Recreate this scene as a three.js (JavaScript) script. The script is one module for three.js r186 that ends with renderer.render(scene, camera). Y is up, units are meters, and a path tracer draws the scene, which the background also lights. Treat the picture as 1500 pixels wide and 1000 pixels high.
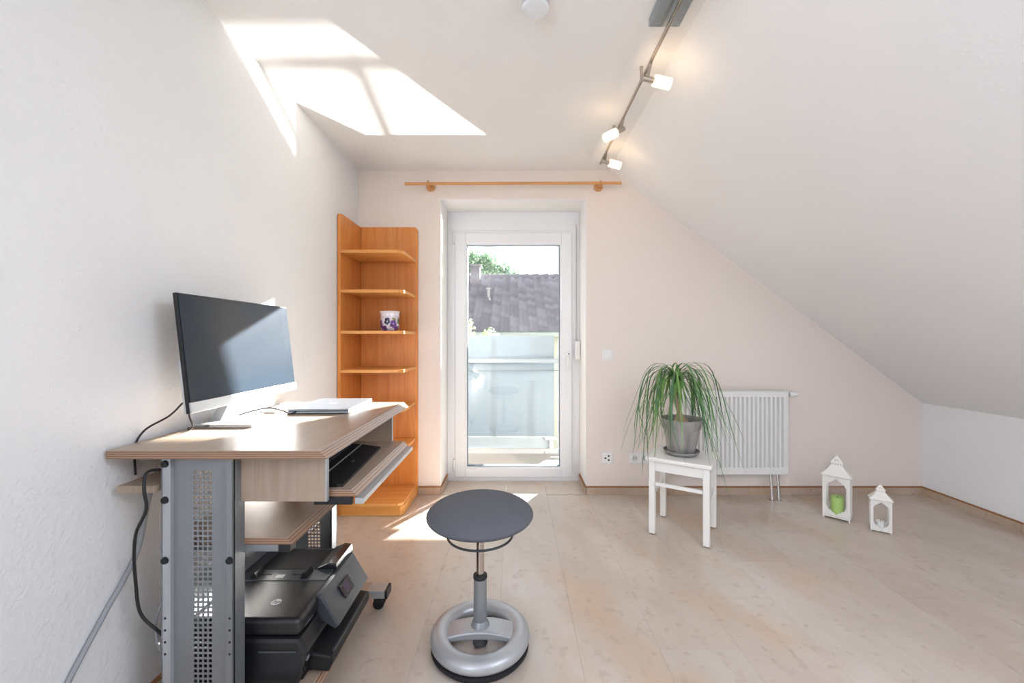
import * as THREE from 'three';
import { RoundedBoxGeometry } from 'three/addons/geometries/RoundedBoxGeometry.js';
import { mergeGeometries, toCreasedNormals } from 'three/addons/utils/BufferGeometryUtils.js';
import { RectAreaLightUniformsLib } from 'three/addons/lights/RectAreaLightUniformsLib.js';

// ---------------------------------------------------------------- camera, sky, sun, exposure
const scene = new THREE.Scene();
const EYE = 1.152;
const camera = new THREE.PerspectiveCamera(2 * Math.atan(500 / 600) * 180 / Math.PI, 1.5, 0.02, 200);
camera.position.set(0, EYE, 0);
camera.lookAt(0, EYE, -5);
camera.setViewOffset(1500, 1000, -3, 4, 1500, 1000);
const renderer = new THREE.WebGLRenderer({ antialias: true });
renderer.toneMapping = THREE.LinearToneMapping;
renderer.toneMappingExposure = 1.12;
renderer.shadowMap.enabled = true;
scene.background = new THREE.Color().setRGB(0.93, 1.0, 1.06);
scene.backgroundIntensity = 1.15;
const SUN = new THREE.Vector3(-0.572, -0.402, 1);
const sun = new THREE.DirectionalLight(0xfffaf4, 64);
sun.name = 'sun';
sun.position.copy(SUN).multiplyScalar(-14); sun.target.position.set(0, 1, -3);
sun.position.add(sun.target.position);
sun.castShadow = true; sun.shadow.radius = 1; sun.shadow.mapSize.set(4096, 4096);
Object.assign(sun.shadow.camera, { left: -6, right: 6, top: 6, bottom: -6, near: 0.5, far: 40 });
scene.add(sun, sun.target);
RectAreaLightUniformsLib.init();
// two unseen windows, out of view, placed to light left wall, slope and ceiling
function areaLight(name, w, h, at, to, color, power) {
  const l = new THREE.RectAreaLight(color, power, w, h); l.name = name;
  l.position.set(...at); l.lookAt(...to); scene.add(l); return l;
}
areaLight('unseen_roof_window_light', 1.0, 0.86, [1.405, 1.80, -0.05], [0.81, 1.0, -0.05], 0xdfeaff, 7.5);
areaLight('unseen_side_window_light', 1.4, 1.2, [-1.14, 1.5, 1.6], [0, 1.5, 1.6], 0xe2ecff, 15);
// spotlight standing in for sun mirrored by something unseen, lights the ceiling patch
const glint = new THREE.SpotLight(0xfff9f2, 1700, 0, 0.085, 0.15, 2);
glint.name = 'unseen_sun_glint'; glint.position.set(5.41, -2.93, -11.53); glint.target.position.set(0, 1.75, -3.33);
glint.castShadow = true; glint.shadow.radius = 2.4;
scene.add(glint, glint.target);

// ---------------------------------------------------------------- helpers
let seed = 7;
const rnd = () => { seed = (seed * 1664525 + 1013904223) >>> 0; return seed / 4294967296; };
const rr = (a, b) => a + (b - a) * rnd();
const V = (x, y, z) => new THREE.Vector3(x, y, z);
const taken = {};
function numbered(n) { const k = taken[n] = (taken[n] ?? -1) + 1; return k ? `${n}_${String(k).padStart(3, '0')}` : n; }
function meta(o, label, category, group, kind) {
  if (label) o.userData.label = label;
  if (category) o.userData.category = category;
  if (group) o.userData.group = group;
  if (kind) o.userData.kind = kind;
  return o;
}
function thing(name, label, category, pos = [0, 0, 0], turn = 0, group, kind) {
  const o = new THREE.Group(); o.name = numbered(name); o.position.set(...pos); o.rotation.y = turn; scene.add(o);
  return meta(o, label, category, group, kind);
}
// uv in metres from the dominant axis of each normal
function uvBox(g, swap = false, ox = 0, oy = 0) {
  if (!g.attributes.normal) g.computeVertexNormals();
  const p = g.attributes.position, n = g.attributes.normal, uv = new Float32Array(p.count * 2);
  for (let i = 0; i < p.count; i++) {
    const ax = Math.abs(n.getX(i)), ay = Math.abs(n.getY(i)), az = Math.abs(n.getZ(i));
    let u, v;
    if (ax >= ay && ax >= az) { u = p.getZ(i); v = p.getY(i); }
    else if (ay >= az) { u = p.getX(i); v = p.getZ(i); }
    else { u = p.getX(i); v = p.getY(i); }
    if (swap) [u, v] = [v, u];
    uv[i * 2] = u + ox; uv[i * 2 + 1] = v + oy;
  }
  g.setAttribute('uv', new THREE.BufferAttribute(uv, 2));
  return g;
}
function add(name, g, m, parent, label) {
  const o = new THREE.Mesh(g, m); o.name = parent === scene ? numbered(name) : name;
  o.castShadow = o.receiveShadow = true; parent.add(o);
  if (label) o.userData.label = label;
  return o;
}
const clean = (g) => { g = g.index ? g.toNonIndexed() : g.clone(); for (const k of Object.keys(g.attributes)) if (!['position', 'normal', 'uv'].includes(k)) g.deleteAttribute(k); return g; };
const merge = (list) => mergeGeometries(list.map(clean), false);
// box from min / max corners, optional rounded edge
function bx(x0, x1, y0, y1, z0, z1, r = 0, swap = false) {
  const w = Math.abs(x1 - x0), h = Math.abs(y1 - y0), d = Math.abs(z1 - z0);
  const g = r ? new RoundedBoxGeometry(w, h, d, 2, Math.min(r, w / 2.01, h / 2.01, d / 2.01)) : new THREE.BoxGeometry(w, h, d);
  g.translate((x0 + x1) / 2, (y0 + y1) / 2, (z0 + z1) / 2);
  return uvBox(g, swap);
}
function cyl(a, b, r0, r1 = r0, seg = 20, open = false) {
  const A = V(...a), B = V(...b), d = B.clone().sub(A), g = new THREE.CylinderGeometry(r1, r0, d.length(), seg, 1, open);
  g.applyQuaternion(new THREE.Quaternion().setFromUnitVectors(V(0, 1, 0), d.clone().normalize()));
  const c = A.add(B).multiplyScalar(0.5); g.translate(c.x, c.y, c.z); return g;
}
function tube(pts, r, seg = 48, rad = 8) { return new THREE.TubeGeometry(new THREE.CatmullRomCurve3(pts.map((p) => V(...p))), seg, r, rad, false); }
function bar(a, b, w, h, r = 0) {   // rectangular bar between two points
  const A = V(...a), B = V(...b), d = B.clone().sub(A), L = d.length();
  const g = r ? new RoundedBoxGeometry(w, h, L, 1, r) : new THREE.BoxGeometry(w, h, L);
  const m = new THREE.Matrix4().lookAt(A, B, Math.abs(d.y) > 0.9 * L ? V(1, 0, 0) : V(0, 1, 0)); m.setPosition(A.add(B).multiplyScalar(0.5));
  return uvBox(g).applyMatrix4(m);
}
// polygon in x-y extruded from z0 to z1
function prism(pts, z0, z1, holes = [], bevel = 0) {
  const s = new THREE.Shape(pts.map((p) => new THREE.Vector2(...p)));
  for (const h of holes) s.holes.push(new THREE.Path(h.map((p) => new THREE.Vector2(...p))));
  const g = new THREE.ExtrudeGeometry(s, { depth: z1 - z0 - 2 * bevel, bevelEnabled: bevel > 0, bevelSize: bevel, bevelThickness: bevel, bevelOffset: -bevel, bevelSegments: 2, steps: 1 });
  g.translate(0, 0, z0 + bevel); return uvBox(g);
}
const lathe = (pts, seg = 40) => new THREE.LatheGeometry(pts.map((p) => new THREE.Vector2(...p)), seg);

// ---------------------------------------------------------------- computed textures
function lattice(n, s) { let q = s >>> 0; const a = new Float32Array(n * n); for (let i = 0; i < n * n; i++) { q = (q * 1664525 + 1013904223) >>> 0; a[i] = q / 4294967296; } return a; }
function noiseField(w, h, fx, fy, oct, s) {     // tileable value noise
  const out = new Float32Array(w * h); let amp = 1, tot = 0;
  for (let o = 0; o < oct; o++) {
    const nx = fx << o, ny = fy << o, n = Math.max(nx, ny), L = lattice(n, s + o * 101);
    for (let y = 0; y < h; y++) {
      const gy = y / h * ny, y0 = Math.floor(gy), ty = gy - y0, sy = ty * ty * (3 - 2 * ty), a = (y0 % ny) * n, b = ((y0 + 1) % ny) * n;
      for (let x = 0; x < w; x++) {
        const gx = x / w * nx, x0 = Math.floor(gx), tx = gx - x0, sx = tx * tx * (3 - 2 * tx), c = x0 % nx, d = (x0 + 1) % nx;
        out[y * w + x] += amp * ((L[a + c] * (1 - sx) + L[a + d] * sx) * (1 - sy) + (L[b + c] * (1 - sx) + L[b + d] * sx) * sy);
      }
    }
    tot += amp; amp *= 0.55;
  }
  for (let i = 0; i < out.length; i++) out[i] /= tot;
  return out;
}
function tex(w, h, fn, color = true, rx = 1, ry = 1) {
  const d = new Uint8Array(w * h * 4);
  for (let i = 0; i < w * h; i++) { const c = fn(i % w, (i / w) | 0, i); d[i * 4] = c[0]; d[i * 4 + 1] = c[1]; d[i * 4 + 2] = c[2]; d[i * 4 + 3] = 255; }
  const t = new THREE.DataTexture(d, w, h); t.wrapS = t.wrapT = THREE.RepeatWrapping; t.magFilter = THREE.LinearFilter; t.repeat.set(rx, ry);
  if (color) t.colorSpace = THREE.SRGBColorSpace; t.needsUpdate = true; return t;
}
const lerp = (a, b, t) => a + (b - a) * t, clamp = (x) => Math.min(1, Math.max(0, x));
const mix3 = (a, b, t) => [0, 1, 2].map((k) => lerp(a[k], b[k], t));
function canvasTex(w, h, draw) {
  const c = document.createElement('canvas'); c.width = w; c.height = h; draw(c.getContext('2d'), w, h);
  const t = new THREE.CanvasTexture(c); t.colorSpace = THREE.SRGBColorSpace; return t;
}
function woodTex(a, b, dark, s) {   // grain along v, 0.6 m wide by 1.6 m long
  const n1 = noiseField(256, 512, 24, 2, 4, s), n2 = noiseField(256, 512, 3, 1, 3, s + 9), n3 = noiseField(256, 512, 64, 4, 2, s + 31);
  return tex(256, 512, (x, y, i) => {
    const ring = 0.5 + 0.5 * Math.sin((n2[i] * 9 + x / 256 * 4) * Math.PI * 2), g = clamp(0.55 * n1[i] + 0.45 * ring);
    return mix3(mix3(a, b, g), dark, clamp((n3[i] - 0.62) * 1.6));
  }, true, 1 / 0.6, 1 / 1.6);
}
const plasterField = noiseField(512, 512, 48, 48, 4, 5);
const plasterBump = tex(512, 512, (x, y, i) => { const v = 255 * clamp(plasterField[i] ** 2 * 1.6); return [v, v, v]; }, false, 1 / 0.5, 1 / 0.5);
const fa = noiseField(1024, 1024, 5, 3, 6, 21), fb = noiseField(1024, 1024, 4, 4, 5, 77), fc = noiseField(1024, 1024, 80, 80, 3, 99);
const floorTex = tex(1024, 1024, (x, y, i) => {
  const j = ((y + x) % 1024) * 1024 + (((x * 2 - y) % 1024) + 1024) % 1024;   // streaks run diagonally through the stone pattern
  let c = mix3([194, 181, 168], [209, 199, 188], clamp((fa[j] - 0.3) * 2.4));
  c = mix3(c, [201, 172, 144], clamp((fb[j] - 0.5) * 4.2) * 0.7);
  c = mix3(c, [168, 150, 134], clamp((fc[i] - 0.62) * 3.2) * 0.55);
  return c;
}, true, 1 / 2.4, 1 / 2.4);
const floorBump = tex(1024, 1024, (x, y, i) => { const v = 255 * (0.6 * fc[i] + 0.4 * fa[i]); return [v, v, v]; }, false, 1 / 2.4, 1 / 2.4);
const alderTex = woodTex([228, 156, 84], [214, 134, 62], [184, 102, 44], 3);
const pineTex = woodTex([232, 172, 98], [214, 144, 72], [184, 114, 54], 13);
const mapleTex = woodTex([174, 155, 137], [159, 139, 121], [140, 119, 101], 23);
const weave = tex(64, 64, (x, y) => { const v = (x % 16 < 8) === (y % 16 < 8) ? 235 : 90; return [v, v, v]; }, false, 1 / 0.022, 1 / 0.022);

// ---------------------------------------------------------------- materials
const M = {};
const S = (color, roughness = 0.6, o = {}) => new THREE.MeshStandardMaterial({ color, roughness, ...o });
const P = (color, roughness = 0.6, o = {}) => new THREE.MeshPhysicalMaterial({ color, roughness, ...o });
M.wall = S(0xebebea, 0.9, { bumpMap: plasterBump, bumpScale: 0.0014 });
M.peach = S(0xeee3da, 0.9, { bumpMap: plasterBump, bumpScale: 0.0004 });
M.ceil = S(0xf0f0ef, 0.92, { bumpMap: plasterBump, bumpScale: 0.0003 });
M.reveal = S(0xf0efee, 0.85);
M.under = S(0x8a7866, 0.9);
M.planks = [0xffffff, 0xfdfbf8, 0xfaf7f4].map((c) => P(c, 0.3, { map: floorTex, bumpMap: floorBump, bumpScale: 0.0005, clearcoat: 0.5, clearcoatRoughness: 0.16 }));
M.skirt = S(0xf2e6da, 0.5, { map: floorTex });
M.cap = S(0x9a6a40, 0.55);
M.pvc = P(0xeff1f3, 0.32);
M.seal = S(0x6f7d8a, 0.6);
M.pane = P(0xffffff, 0, { transmission: 1, thickness: 0, ior: 1.5 });
M.alder = S(0xffffff, 0.42, { map: alderTex });
M.pine = S(0xffffff, 0.42, { map: pineTex });
M.maple = P(0xffffff, 0.3, { map: mapleTex });
M.plyA = P(0xa98467, 0.28, { clearcoat: 0.5, clearcoatRoughness: 0.2 }); M.plyB = P(0x80604a, 0.28, { clearcoat: 0.5, clearcoatRoughness: 0.2 });
M.steel = S(0x8f9396, 0.42, { metalness: 0.55 });
M.steelLight = S(0xb9bdc0, 0.4, { metalness: 0.5 });
M.black = S(0x17181a, 0.5); M.blackGloss = P(0x0d0e10, 0.18, { clearcoat: 0.6, clearcoatRoughness: 0.1 });
M.keycap = P(0x2b2d31, 0.35); M.rubber = S(0x1d1d1e, 0.85);
M.chrome = S(0xd8d8d8, 0.14, { metalness: 1 });
M.nickel = S(0xb8b0a6, 0.3, { metalness: 0.9 });
M.silver = P(0xc3c6c9, 0.34, { metalness: 0.65 });
M.white = S(0xf2f1ee, 0.5); M.whiteGloss = P(0xf4f3f1, 0.25);
M.beech = S(0xd29a62, 0.45);
M.greyCable = S(0x9b9fa3, 0.55); M.blackCable = S(0x1b1c1e, 0.55);

// ================================================================ STRUCTURE
const XL = -1.152, XR = 3.018, XS = 0.707, ZF = -3.03, ZB = 4.6, H = 2.4, HK = 0.677;
const slopeY = (x) => H - (x - XS) * (H - HK) / (XR - XS);
// floor: stone-look planks, 0.30 x 0.90, laid in staggered columns
{
  const f = thing('floor', 'pale beige stone-look plank floor with a soft sheen', 'floor', [0, 0, 0], 0, null, 'structure');
  add('subfloor', bx(XL - 0.2, XR + 0.2, -0.2, -0.008, ZF - 0.1, ZB + 0.2), M.under, f);
  let k = 0;
  for (let x = -1.26; x < XR; x += 0.3, k++) {
    for (let z = ZF - 0.9 + 0.3 * ((k * 2) % 3) - 0.29; z < ZB; z += 0.9) {
      const x0 = Math.max(x, XL), x1 = Math.min(x + 0.3, XR), z0 = Math.max(z, ZF), z1 = Math.min(z + 0.9, ZB);
      if (x1 - x0 < 0.01 || z1 - z0 < 0.01) continue;
      add('floor_plank', bx(x0 + 0.0003, x1 - 0.0003, -0.008, 0, z0 + 0.0003, z1 - 0.0003), M.planks[Math.floor(rnd() * 3)], f);
    }
  }
  for (const [x0, x1] of [[-0.545, -0.36], [-0.36, -0.06], [-0.06, 0.24], [0.24, 0.535]]) add('floor_plank', bx(x0 + 0.0005, x1 - 0.0005, -0.008, 0, -3.42, ZF - 0.0005), M.planks[1], f);
}
add('ceiling', bx(XL - 0.2, XS, H, H + 0.2, ZF - 0.45, ZB + 0.2), M.ceil, scene).userData = { kind: 'structure', label: 'flat white painted ceiling above desk and door', category: 'ceiling' };
{ // slope with the opening of an unseen roof window, placed for room light
  const g = thing('ceiling_slope', 'white sloping attic ceiling above the radiator', 'ceiling', [0, 0, 0], 0, null, 'structure');
  const seg = (xa, xb, z0, z1) => prism([[xa, slopeY(xa)], [xb, slopeY(xb)], [xb, slopeY(xb) + 0.26], [xa, slopeY(xa) + 0.26]], z0, z1);
  add('slope_panel', seg(XS, XR + 0.3, ZF - 0.45, -0.55), M.ceil, g);
  add('slope_panel', seg(XS, XR + 0.3, 0.45, ZB + 0.2), M.ceil, g);
  for (const z of [-0.55]) { add('slope_panel', seg(XS, 1.05, z, z + 1), M.ceil, g); add('slope_panel', seg(1.75, XR + 0.3, z, z + 1), M.ceil, g); }
  add('ridge_joint', bx(XS - 0.004, XS + 0.22, H + 0.05, H + 0.26, ZF - 0.45, ZB + 0.2), M.ceil, g);
  for (const [n, z, lab] of [['window_2', -0.55, 'unseen roof window out of view, placed to light the room']]) {
    const w = thing(n, lab, 'window', [0, 0, z], 0, null, 'structure'), a = slopeY(1.05) + 0.16, b = slopeY(1.75) + 0.16;
    add('pane', prism([[1.05, a], [1.75, b], [1.75, b + 0.006], [1.05, a + 0.006]], 0, 1), M.pane, w);
    add('frame', merge([prism([[1.05, a - 0.03], [1.1, a - 0.067], [1.1, a], [1.05, a + 0.03]], 0, 1), prism([[1.7, b], [1.75, b - 0.04], [1.75, b + 0.03], [1.7, b + 0.067]], 0, 1)]), M.pvc, w);
  }
}
{ // left wall with an out-of-view window opening, knee wall, rear wall, far wall with door opening
  const wl = thing('wall_left', 'white textured plaster wall behind the desk', 'wall', [0, 0, 0], 0, null, 'structure');
  for (const [y0, y1, z0, z1] of [[0, H, ZF - 0.372, 0.9], [0, H, 2.3, ZB + 0.2], [0, 0.9, 0.9, 2.3], [2.1, H, 0.9, 2.3]]) add('wall_panel', bx(XL - 0.2, XL, y0, y1, z0, z1), M.wall, wl);
  const w3 = thing('window_3', 'unseen window out of view, placed to light the slope and far wall', 'window', [0, 0, 0], 0, null, 'structure');  // out of view, placed to brighten the slope and right side
  add('pane', bx(XL - 0.11, XL - 0.104, 0.9, 2.1, 0.9, 2.3), M.pane, w3);
  add('frame', merge([bx(XL - 0.14, XL - 0.07, 0.9, 0.96, 0.9, 2.3), bx(XL - 0.14, XL - 0.07, 2.04, 2.1, 0.9, 2.3), bx(XL - 0.14, XL - 0.07, 0.96, 2.04, 0.9, 0.96), bx(XL - 0.14, XL - 0.07, 0.96, 2.04, 2.24, 2.3), bx(XL - 0.14, XL - 0.07, 0.96, 2.04, 1.57, 1.63)]), M.pvc, w3);
  add('wall_right', bx(XR, XR + 0.2, 0, HK, ZF - 0.45, ZB + 0.2), M.ceil, scene).userData = { kind: 'structure', label: 'low white knee wall beneath the sloping ceiling', category: 'wall' };
  const outline = [[XL, 0], [XR, 0], [XR, HK], [XS, H], [XL, H]];
  add('wall_rear', prism(outline, ZB, ZB + 0.2), M.wall, scene).userData = { kind: 'structure', label: 'white gable wall opposite the balcony door', category: 'wall' };
  const far = thing('wall_far', 'pale peach gable wall with the balcony door', 'wall', [0, 0, 0], 0, null, 'structure');
  const notch = (l, r, t, e = 0) => [[XL - e, 0], [l, 0], [l, t], [r, t], [r, 0], [XR + e, 0], [XR + e, HK], [XS, H + e], [XL - e, H + e]];
  add('inner_leaf', prism(notch(-0.545, 0.535, 2.187), ZF - 0.372, ZF), M.peach, far);
  add('outer_leaf', prism(notch(-0.5, 0.5, 2.06), ZF - 0.45, ZF - 0.372), M.peach, far);
  add('reveal', merge([bx(-0.5455, -0.541, 0.07, 2.186, ZF - 0.298, ZF - 0.001), bx(0.531, 0.5355, 0.07, 2.186, ZF - 0.298, ZF - 0.001), bx(-0.541, 0.531, 2.182, 2.187, ZF - 0.298, ZF - 0.001)]), M.reveal, far, 'smooth white door reveal');
}
// skirting: stone tiles with a brown wooden cap strip
function skirting(name, label, a, b, n) {   // from a to b in plan, n = inward normal
  const g = thing(name, label, 'baseboard', [0, 0, 0], 0, null, 'structure');
  const d = V(b[0] - a[0], 0, b[1] - a[1]), L = d.length(); d.normalize();
  const piece = (s0, s1, y0, y1, t) => bx(Math.min(a[0] + d.x * s0, a[0] + d.x * s1 + n[0] * t), Math.max(a[0] + d.x * s0 + n[0] * t, a[0] + d.x * s1), y0, y1, Math.min(a[1] + d.z * s0, a[1] + d.z * s1) + Math.min(0, n[1] * t), Math.max(a[1] + d.z * s0, a[1] + d.z * s1) + Math.max(0, n[1] * t));
  for (let s = 0; s < L; s += 0.6) add('skirting_tile', piece(s + 0.001, Math.min(L, s + 0.6) - 0.001, 0, 0.054, 0.009), M.skirt, g);
  add('cap_strip', piece(0, L, 0.054, 0.063, 0.011), M.cap, g);
}
skirting('baseboard_left', 'stone skirting with brown strip along the plaster wall', [XL, ZB], [XL, -2.645], [1, 0]);
skirting('baseboard_far', 'stone skirting with brown strip between radiator and floor', [0.535, ZF], [XR, ZF], [0, 1]);
skirting('baseboard_shelf', 'short stone skirting between corner shelf and door', [-0.705, ZF], [-0.545, ZF], [0, 1]);
skirting('baseboard_reveal', 'stone skirting inside the door reveal next to corner shelf', [-0.541, ZF], [-0.541, ZF - 0.27], [1, 0]);
skirting('baseboard_reveal', 'stone skirting inside the door reveal next to wall switch', [0.531, ZF - 0.27], [0.531, ZF], [-1, 0]);
skirting('baseboard_right', 'stone skirting with brown strip along the knee wall', [XR, ZF], [XR, ZB], [-1, 0]);

{ // balcony door
  const d = thing('door_1', 'white glazed balcony door with slim frame', 'door', [0, 0, 0], 0, null, 'structure');
  const Z = -3.33;
  const ring = (x0, x1, y0, y1, t, tb, z0, z1, r) => merge([bx(x0, x0 + t, y0, y1, z0, z1, r), bx(x1 - t, x1, y0, y1, z0, z1, r), bx(x0 + t, x1 - t, y1 - t, y1, z0, z1, r), bx(x0 + t, x1 - t, y0, y0 + tb, z0, z1, r)]);
  add('door_frame', ring(-0.541, 0.531, 0.0, 2.03, 0.066, 0.035, Z - 0.07, Z, 0), M.pvc, d);
  add('shutter_box', bx(-0.541, 0.531, 2.03, 2.182, Z - 0.07, Z + 0.004, 0.003), M.pvc, d);
  const leaf = add('sash', ring(-0.478, 0.468, 0.03, 2.01, 0.085, 0.073, Z - 0.055, Z + 0.016, 0.006), M.pvc, d);
  add('glazing_bead', ring(-0.394, 0.384, 0.102, 1.926, 0.011, 0.011, Z - 0.05, Z + 0.004, 0.002), M.pvc, leaf);
  add('gasket', ring(-0.384, 0.374, 0.112, 1.916, 0.006, 0.006, Z - 0.046, Z - 0.006), M.seal, leaf);
  add('glass_pane', bx(-0.383, 0.373, 0.113, 1.915, Z - 0.03, Z - 0.026), M.pane, leaf);
  const h = add('handle_plate', bx(0.415, 0.445, 0.985, 1.045, Z + 0.016, Z + 0.026, 0.004), M.whiteGloss, leaf);
  add('handle_lever', merge([cyl([0.43, 1.02, Z + 0.02], [0.43, 1.02, Z + 0.06], 0.009), bx(0.421, 0.439, 0.89, 1.03, Z + 0.05, Z + 0.064, 0.006)]), M.whiteGloss, h);
  add('handle_screw', cyl([0.436, 1.032, Z + 0.062], [0.436, 1.032, Z + 0.066], 0.006), M.seal, h);
  for (const y of [0.085, 1.93]) add('hinge', merge([cyl([-0.487, y, Z + 0.012], [-0.487, y + 0.09, Z + 0.012], 0.009), cyl([-0.487, y - 0.012, Z + 0.012], [-0.487, y - 0.004, Z + 0.012], 0.007)]), M.whiteGloss, d);
  const s = thing('shutter_strap', 'grey roller shutter strap with white winder beside balcony door', 'shutter strap');
  add('strap', bx(0.502, 0.512, 1.09, 2.085, Z + 0.003, Z + 0.006), S(0xcbc8c4, 0.8), s);
  add('strap_guide', bx(0.496, 0.518, 2.07, 2.1, Z + 0.0005, Z + 0.014, 0.004), M.whiteGloss, s);
  const wd = add('winder_case', bx(0.49, 0.528, 0.985, 1.135, Z + 0.0005, Z + 0.075, 0.01), M.whiteGloss, s);
  add('winder_slot', bx(0.502, 0.514, 1.13, 1.137, Z + 0.02, Z + 0.05), M.seal, wd);
}

// ================================================================ OUTDOORS
const ground = add('ground', bx(-40, 40, -3.2, -3.0, -60, ZF - 0.46), S(0x7f9160, 1), scene); ground.userData = { kind: 'structure', label: 'green garden lawn below the balcony', category: 'lawn' };
{
  const b = thing('balcony_floor', 'pale balcony slab outside the glazed door', 'balcony', [0, 0, 0], 0, null, 'structure');
  add('slab', bx(-1.6, 4.0, -0.32, -0.14, -4.66, -3.481), S(0x84837f, 0.8), b);
  add('slab', bx(0.62, 4.0, -0.32, -0.14, -5.75, -4.661), S(0x84837f, 0.8), b);  // unseen slab extension under the screen and guard rail
  const ZP = -4.7, whiteM = S(0x9fa4a6, 0.5), galv = S(0x7b868c, 0.5, { metalness: 0.2 });
  const r = thing('balcony_railing', 'balcony railing covered with pale translucent privacy fabric', 'railing');
  add('fabric', bx(-1.55, 0.46, 0.035, 1.19, ZP, ZP + 0.004), P(0x7d8b94, 1, { transmission: 0.3, thickness: 0 }), r, 'pale translucent fabric');
  add('lower_board', bx(-1.55, 0.44, -0.1, 0.03, ZP - 0.002, ZP + 0.012), S(0x8d999f, 0.6), r);
  add('handrail', bx(-1.58, 0.57, 0.875, 0.925, ZP + 0.02, ZP + 0.06, 0.008), galv, r);
  add('wire', cyl([-1.55, 0.79, ZP + 0.03], [0.57, 0.79, ZP + 0.03], 0.006), S(0x5d666c, 0.5), r);
  for (const x of [-0.21, 0.52]) add('post', bx(x - 0.02, x + 0.02, -0.138, 1.15, ZP - 0.06, ZP - 0.02), whiteM, r);
  add('floor_edge', bx(-1.55, 0.6, -0.14, -0.09, ZP + 0.045, ZP + 0.085), whiteM, r);
  add('bracket', merge([bx(0.34, 0.5, 0.0, 0.035, ZP + 0.03, ZP + 0.06, 0.01), bx(0.4, 0.445, -0.138, 0.0, ZP + 0.03, ZP + 0.06, 0.006)]), whiteM, r);
  add('strut', bar([0.32, -0.1, ZP + 0.03], [0.37, -0.138, ZP + 0.12], 0.03, 0.02), whiteM, r);
  const q = thing('unseen_balcony_guard', 'unseen guard rail with brace and kerb, shaping the light patch on the ceiling', 'railing');  // out of view; rail, brace and kerb shape the ceiling light patch
  add('rail', bx(0.7, 3.9, 0.322, 0.352, -5.615, -5.585), galv, q);
  add('kerb', bx(0.62, 3.98, -0.14, 0.2, -5.73, -5.64), S(0x84837f, 0.8), q);
  add('brace', bar([1.68, 0.322, -5.6], [1.25, 0.645, -5.6], 0.03, 0.03), galv, q);
  for (const x of [0.7, 3.88]) add('post', bx(x - 0.02, x + 0.02, -0.14, 0.9, -5.62, -5.58), galv, q);
  const sc = thing('unseen_sun_screen', 'unseen canvas screen out of view, shaping the sunlight on desk and floor', 'sun screen');  // out of view, placed to cut the sun patches on desk and floor
  const canvas = S(0xcfc8ba, 0.95);
  add('canvas', bx(1.48, 3.4, 1.26, 3.7, -5.51, -5.5), canvas, sc); add('canvas', bx(1.3, 1.48, 2.54, 3.7, -5.51, -5.5), canvas, sc); add('canvas', bx(0.68, 1.48, 1.26, 1.95, -5.51, -5.5), canvas, sc);
  for (const x of [0.67, 3.42]) add('post', bx(x - 0.012, x + 0.012, -0.14, x > 1 ? 3.72 : 1.97, -5.515, -5.491), whiteM, sc);
  const p = thing('unseen_pond', 'unseen pond out of view, standing in for the reflector that lights the ceiling', 'pond', [5.41, -3, -11.53]);  // out of view, stands in for whatever mirrors sun onto the ceiling
  add('pond_water', cyl([0, 0.001, 0], [0, 0.03, 0], 0.6, 0.6, 40), P(0x4a6a70, 0.02, { metalness: 0.3 }), p);
  add('pond_rim', new THREE.TorusGeometry(0.63, 0.05, 8, 48).rotateX(Math.PI / 2).translate(0, 0.03, 0), S(0x9a958c, 0.9), p);
}
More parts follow.
